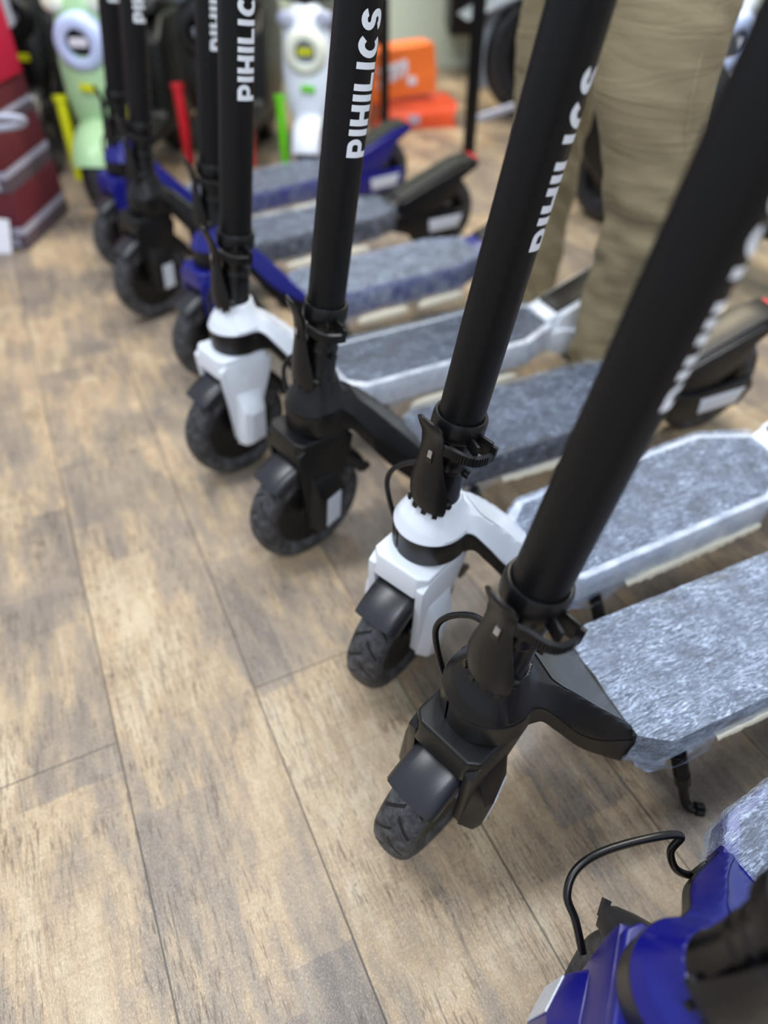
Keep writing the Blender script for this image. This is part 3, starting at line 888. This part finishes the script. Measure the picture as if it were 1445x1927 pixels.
# ------------------------------------------------------------------ mini electric mopeds at the back
def m_shield():
    bm = bmesh.new(); rings = []
    for z, hw, y, d in ((.20, .030, -.035, .03), (.22, .050, -.045, .05), (.27, .072, -.045, .07), (.33, .085, -.035, .08), (.40, .090, -.02, .08), (.46, .088, -.005, .075), (.52, .080, .010, .07), (.56, .065, .02, .06), (.58, .04, .03, .04)):
        ring = []
        for k in range(24):
            a = 2 * PI * k / 24; ring.append((hw * abs(math.cos(a)) ** .8 * (1 if math.cos(a) > 0 else -1), y + (d * .55 if math.sin(a) < 0 else d) * math.sin(a), z))
        rings.append(ring)
    loft(bm, rings); return finish(bm, 'leg_shield', 50)
def m_lightring():
    bm = bmesh.new(); lathe(bm, [(.036, -.072), (.050, -.076), (.066, -.070), (.072, -.055), (.072, -.02), (.036, -.02)], 40, 'y', origin=(0, 0, .455)); return finish(bm, 'headlight_ring', 50)
def m_lens():
    bm = bmesh.new(); lathe(bm, [(0, -.060), (.030, -.058), (.038, -.05), (.038, -.02), (0, -.02)], 32, 'y', origin=(0, 0, .455), close=False); return finish(bm, 'headlight_lens', 50)
def m_lensbar():
    bm = bmesh.new(); box(bm, (0, -.062, .458), (.052, .006, .022)); return finish(bm, 'lens_bar', 50, .002)
def m_badge():
    bm = bmesh.new(); box(bm, (.005, -.084, .352), (.05, .006, .02), Matrix.Rotation(R(6), 3, 'Y')); return finish(bm, 'badge', 50, .002)
def m_shock(sx):
    bm = bmesh.new(); tube(bm, [(sx * .105, -.05, .31), (sx * .100, -.075, .10)], .016, 16, 1)
    tube(bm, [(sx * .105, -.05, .31), (sx * .105, -.048, .325)], .020, 16, 1); return finish(bm, 'fork_leg', 50)
def m_fender():
    bm = bmesh.new(); lathe(bm, [(.132, -.048), (.142, -.042), (.150, 0), (.142, .042), (.132, .048), (.130, .042), (.142, 0), (.130, -.042)], 24, 'x', R(70), R(158), (0, -.08, .126)); return finish(bm, 'mudguard', 50)
def m_tyre():
    bm = bmesh.new(); pr = [(.07, -.03), (.095, -.042), (.115, -.036), (.125, -.015), (.126, 0), (.125, .015), (.115, .036), (.095, .042), (.07, .03)]
    lathe(bm, pr, 48, 'x'); return finish(bm, 'tyre', 50)
def m_hub():
    bm = bmesh.new(); lathe(bm, [(0, -.03), (.03, -.03), (.035, -.012), (.06, -.012), (.072, -.028), (.072, .028), (.06, .012), (.035, .012), (.03, .03), (0, .03)], 32, 'x', close=False); return finish(bm, 'hub', 40)
def m_frame():
    bm = bmesh.new()
    prism(bm, [(.02, .18), (.03, .14), (.60, .13), (.72, .22), (.74, .42), (.70, .46), (.42, .46), (.34, .40), (.30, .19), (.10, .18)], -.09, .09, 'x'); return finish(bm, 'footboard_body', 35, .02, 3)
def m_seat():
    bm = bmesh.new()
    prism(bm, [(.36, .46), (.38, .51), (.52, .50), (.62, .53), (.74, .52), (.76, .46)], -.085, .085, 'x'); return finish(bm, 'seat', 35, .018, 3)
def m_bar():
    bm = bmesh.new(); tube(bm, [(-.24, .06, .63), (-.14, .04, .62), (0, .03, .59), (.14, .04, .62), (.24, .06, .63)], .011, 12, 8)
    tube(bm, [(0, .01, .52), (0, .03, .60)], .018, 14, 1); return finish(bm, 'handlebar', 50)
def m_grip(sx):
    bm = bmesh.new(); tube(bm, [(sx * .16, .043, .623), (sx * .25, .062, .63)], .017, 14, 1); return finish(bm, 'grip', 50)
def m_mirror(sx):
    bm = bmesh.new(); bmesh.ops.create_uvsphere(bm, u_segments=20, v_segments=12, radius=1, matrix=Matrix.Translation((sx * .065, -.02, .545)) @ Matrix.Diagonal((.030, .018, .026, 1)))
    return finish(bm, 'indicator_lamp', 60)
def moped(label, loc, rz, cb, cr, cs, cbadge, cl, cbar, mirror='cream'):
    t = thing('mini_moped', label, 'moped', (loc[0], loc[1], 0), (0, 0, rz), 'small electric mopeds at the back')
    Q = lambda n, fn, m, par=t, mx=None, key=None, lb=None: obj(n, mesh(key or fn.__name__, fn), M[m], par, mx, lb)
    sh = Q('leg_shield', m_shield, cb); Q('headlight_ring', m_lightring, cr)
    ln = Q('headlight_lens', m_lens, cl); Q('lens_bar', m_lensbar, cbar, ln); Q('badge', m_badge, cbadge, sh)
    for sx in (-1, 1):
        Q('fork_leg', lambda: m_shock(sx), cs, key=('ms', sx), lb=cs + ' fork leg'); Q('grip', lambda: m_grip(sx), 'black', key=('mg', sx)); Q('indicator_lamp', lambda: m_mirror(sx), mirror, key=('mm', sx))
    Q('mudguard', m_fender, cb)
    for y in (-.08, .62):
        wh = Q('wheel', m_hub, 'black', mx=Matrix.Translation((0, y, .126))); Q('tyre', m_tyre, 'fender', wh)
    Q('footboard_body', m_frame, 'black'); Q('seat', m_seat, 'black_gloss'); Q('handlebar', m_bar, 'black')
    return t
moped('sage green mini moped with white ringed headlight and yellow fork legs', (-.835, 2.36), R(-4), 'green', 'paleblue', 'yellow', 'yellow', 'black_gloss', 'paper')
moped('black mini moped with red fork legs between the green and white mopeds', (-.52, 2.50), R(-4), 'black', 'black_gloss', 'red', 'grey', 'black_gloss', 'grey', 'grey')
moped('white mini moped with cream ringed headlight and lime green fork legs', (-.225, 2.52), R(-4), 'white', 'cream', 'lime', 'lime', 'grey', 'yellow', 'silver').scale = (.88, .88, .88)
moped('all black mini moped parked in the second row behind the green one', (-1.20, 2.78), R(6), 'black_gloss', 'black', 'black', 'yellow', 'black_gloss', 'grey', 'yellow')
moped('dark mini moped with grey headlight in the second row behind the red forked one', (-.66, 3.40), R(-6), 'black', 'black', 'grey', 'grey', 'grey', 'grey', 'grey')
moped('white mini moped with orange fork legs seen to the right of the khaki trousers', (.955, 2.29), R(4), 'white', 'paleblue', 'orange', 'orange', 'grey', 'paper')
moped('black mini moped at the right edge behind the nearest black scooter stem', (1.04, 1.70), R(35), 'black', 'black_gloss', 'grey', 'grey', 'grey', 'grey', 'grey')

# ------------------------------------------------------------------ cartons on the left
def carton(label, z0, h, cx, cy, wdt, dep, rz, cm, band, patch):
    t = thing('carton', label, 'box', (cx, cy, z0), (0, 0, rz), 'cartons stacked at the left edge')
    bm = bmesh.new(); box(bm, (0, 0, h / 2), (wdt, dep, h)); obj('box_body', finish(bm, 'box_body', 35, .003), M[cm], t)
    bm = bmesh.new(); box(bm, (0, -.0006, h * .14), (wdt + .002, dep + .002, h * .24)); obj('lower_band', finish(bm, 'b'), M['cardgrey_dark'], t)
    bm = bmesh.new(); box(bm, (0, -.0006, h * .34), (wdt + .002, dep + .002, h * .13)); obj('light_stripe', finish(bm, 'b'), M['cardgrey'], t)
    bm = bmesh.new(); box(bm, (wdt / 2 - .06, -dep / 2 - .0015, h * .14), (.07, .002, h * .17)); obj('pale_patch', finish(bm, 'b', 35), M[patch], t)
    return t
carton('maroon carton on the floor at the left edge, lowest of its stack', 0, .150, -1.27, 2.17, .50, .30, R(-3), 'maroon', 1, 'cardgrey')
carton('maroon carton second from the floor in the stack at the left edge', .151, .140, -1.27, 2.175, .49, .30, R(-2), 'maroon', 1, 'cardgrey')
carton('maroon carton third from the floor in the stack at the left edge', .292, .10, -1.27, 2.17, .48, .30, R(-3), 'maroon', 1, 'cardgrey')
t = thing('carton', 'bright crimson carton on top of the maroon stack at the left edge', 'box', (-1.24, 2.16, .393), (0, 0, R(-4)), 'cartons stacked at the left edge')
bm = bmesh.new(); box(bm, (0, 0, .10), (.44, .28, .20)); obj('box_body', finish(bm, 'b', 35, .003), M['crimson'], t)
bm = bmesh.new(); lathe(bm, [(0, -.1425), (.016, -.1425), (.016, -.139), (0, -.139)], 24, 'y', origin=(.155, 0, .12), close=False); obj('round_label', finish(bm, 'b'), M['paper'], t, None, 'white round label')
bm = bmesh.new(); box(bm, (0.14, -.1405, .03), (.14, .002, .035)); obj('pale_patch', finish(bm, 'b'), M['cardgrey'], t)
bm = bmesh.new(); prism(bm, [(-.03, 0), (.03, 0), (.045, .09), (-.02, .10)], -.002, .002, 'y')
tag(obj('paper_sheet', finish(bm, 'paper'), M['paper'], None, Matrix.Translation((-1.10, 1.975, .001)) @ Matrix.Rotation(R(-14), 4, 'X')), 'small white paper leaning on the lowest maroon carton', 'paper')
bm = bmesh.new(); tube(bm, [(-1.20, 1.93, .365), (-1.03, 1.93, .365), (-.93, 1.94, .362), (-.905, 1.96, .350), (-.93, 1.97, .335), (-1.02, 1.98, .325), (-1.20, 1.98, .325)], .0085, 12, 8)
tag(obj('chrome_rail', finish(bm, 'rail', 60), M['silver']), 'bent silver tube loop sticking out beside the crimson carton', 'rail')
bm = bmesh.new(); box(bm, (-1.25, 2.44, .56), (.30, .20, .20)); o = obj('plastic_case', finish(bm, 'case', 35, .012, 3), M['silver'])
tag(o, 'light grey plastic case behind the crimson carton in the upper left corner', 'case')
bm = bmesh.new(); bmesh.ops.create_uvsphere(bm, u_segments=16, v_segments=10, radius=.018, matrix=Matrix.Translation((-1.10, 2.385, .52)) @ Matrix.Diagonal((1, .3, .8, 1)))
obj('latch', finish(bm, 'latch'), M['yellow'], o, None, 'yellow latch')

# ------------------------------------------------------------------ steel table frame, bags, large motor scooter behind
def rack(label, a, b, rail_z, rail_mat, top):
    t = thing('display_rack', label, 'rack', (a[0], a[1], 0))
    ang = math.atan2(b[1] - a[1], b[0] - a[0]); L = math.hypot(b[0] - a[0], b[1] - a[1]); rm = Matrix.Rotation(ang, 3, 'Z')
    for x, y in (a, b):
        bm = bmesh.new(); box(bm, (x - a[0], y - a[1], top / 2), (.034, .034, top), rm); obj('post', finish(bm, 'post', 35, .002), M['black_matte'], t)
    for z, m in ((rail_z, rail_mat), (top - .017, 'black_matte')):
        bm = bmesh.new(); box(bm, rm @ Vector((L / 2, 0, 0)) + Vector((0, 0, z)), (L - .034, .02, .02), rm); obj('rail', finish(bm, 'rail', 35, .002), M[m], t)
    return t
rack('black square steel rack post with pale foot rail in front of the grey motor scooter', (.324, 2.804), (.62, 3.11), .13, 'silver', 1.0)
rack('black square steel rack post rising in front of the orange bags', (.012, 3.06), (-.02, 3.46), .34, 'black_matte', 1.0)

def soft_bag(w_, d_, h_, seed):
    bm = bmesh.new(); bmesh.ops.create_cube(bm, size=1); bmesh.ops.subdivide_edges(bm, edges=bm.edges, cuts=7, use_grid_fill=True)
    for v in bm.verts:
        p = v.co; q = 1 - .22 * max(0, p.z + .1) ; f = 1 + .18 * (.25 - p.x ** 2)
        n = noise.noise_vector(Vector((p.x * 2.2 + seed, p.y * 2, p.z * 2.4))) * .07
        v.co = Vector((p.x * w_ * (1 - .08 * p.z) + n.x * w_, p.y * d_ * q * f + n.y * d_, (p.z + .5) * h_ + n.z * h_ * (p.z + .5)))
    return finish(bm, 'bag', 60)
t = thing('shopping_bag', 'bright orange plastic bag with white print leaning on top of the red-orange one', 'bag', (.055, 3.27, .114), (R(4), R(-7), R(8)))
b_ = obj('bag_body', soft_bag(.31, .12, .165, 3), M['orange'], t)
bm = bmesh.new()
for k, (x, hgt) in enumerate(((-.055, .075), (-.032, .068), (-.008, .058), (.016, .05), (.042, .042))):
    box(bm, (x, -.067, .085 + k * .003), (.017, .004, hgt), Matrix.Rotation(R(16), 3, 'Y'))
box(bm, (-.008, -.067, .115), (.12, .0035, .02), Matrix.Rotation(R(-8), 3, 'Y'))
box(bm, (.065, -.067, .055), (.035, .004, .028))
obj('white_print', finish(bm, 'print', 35), M['paper'], b_, None, 'white print')
t2 = thing('shopping_bag', 'red-orange plastic bag lying low under the bright orange bag by the wall', 'bag', (.13, 3.28, 0), (0, 0, R(12)))
obj('bag_body', soft_bag(.34, .19, .095, 8), M['orange_dark'], t2)
bm = bmesh.new(); box(bm, (-.02, -.105, .04), (.05, .004, .03)); obj('grey_print', finish(bm, 'p'), M['cardgrey'], t2)

# large grey motor scooter
t = thing('motor_scooter', 'large grey and black motor scooter parked behind the steel table frame', 'scooter', (1.06, 3.45, 0), (0, 0, R(8)))
def lathe_obj(name, prof, origin, mat, par, axis='y', n=48, a0=0, a1=2 * PI, close=True):
    bm = bmesh.new(); lathe(bm, prof, n, axis, a0, a1, origin, close); return obj(name, finish(bm, name, 50), M[mat], par)
for x in (-.42, .55):
    wl = lathe_obj('wheel', [(0, -.04), (.04, -.04), (.05, -.02), (.13, -.02), (.14, -.04), (.14, .04), (.13, .02), (.05, .02), (.04, .04), (0, .04)], (x, 0, .23), 'black', t, close=False)
    lathe_obj('tyre', [(.14, -.04), (.18, -.055), (.215, -.045), (.228, -.02), (.23, 0), (.228, .02), (.215, .045), (.18, .055), (.14, .04)], (x, 0, .23), 'fender', wl)
bm = bmesh.new(); prism(bm, [(-.75, .36), (-.62, .42), (-.45, .47), (-.25, .52), (-.05, .62), (.10, .80), (.16, .80), (.12, .52), (0, .30), (-.10, .24), (-.20, .40), (-.42, .46), (-.60, .40)], -.10, .10, 'y')
obj('fairing', finish(bm, 'fairing', 35, .02, 3), M['grey'], t, None, 'grey fairing')
bm = bmesh.new(); prism(bm, [(-.12, .18), (.50, .18), (.80, .40), (.82, .62), (.70, .70), (.20, .66), (.10, .34), (-.12, .30)], -.13, .13, 'y')
obj('engine_body', finish(bm, 'engine', 35, .02, 3), M['black'], t)
bm = bmesh.new(); lathe(bm, [(.235, -.05), (.262, -.045), (.285, 0), (.262, .045), (.235, .05), (.25, 0)], 32, 'y', R(40), R(205), (-.42, 0, .23)); obj('front_mudguard', finish(bm, 'mg', 50), M['grey'], t, None, 'grey mudguard')
bm = bmesh.new(); prism(bm, [(.18, .66), (.2, .76), (.5, .74), (.75, .82), (.85, .74), (.8, .66)], -.12, .12, 'y')
obj('seat', finish(bm, 'seat', 35, .02, 3), M['black_gloss'], t)
bm = bmesh.new(); tube(bm, [(-.1, -.30, .92), (-.02, -.12, .93), (0, 0, .90), (-.02, .12, .93), (-.1, .30, .92)], .014, 12, 6); tube(bm, [(0.05, 0, .7), (0, 0, .92)], .02, 12, 1)
obj('handlebar', finish(bm, 'hb', 50), M['black'], t)
bm = bmesh.new(); prism(bm, [(-.30, .52), (-.30, .86), (.14, .90), (.16, .60)], -.16, -.10, 'y')
obj('leg_guard', finish(bm, 'lg', 35, .01), M['black'], t)

t = thing('wall_cabinet', 'dark cabinet hanging on the pale green wall above the grey motor scooter', 'cabinet', (.95, 4.345, .19))
bm = bmesh.new(); box(bm, (0, -.16, .55), (1.24, .32, 1.1)); obj('body', finish(bm, 'body', 35, .004), M['black'], t)
for sx in (-1, 1):
    bm = bmesh.new(); box(bm, (sx * .308, -.329, .55), (.605, .018, 1.08)); d = obj('door', finish(bm, 'door', 35, .003), M['black_matte'], t)
    bm = bmesh.new(); box(bm, (sx * .04, -.35, .45), (.012, .02, .16)); obj('handle', finish(bm, 'handle', 35, .002), M['steel'], d)
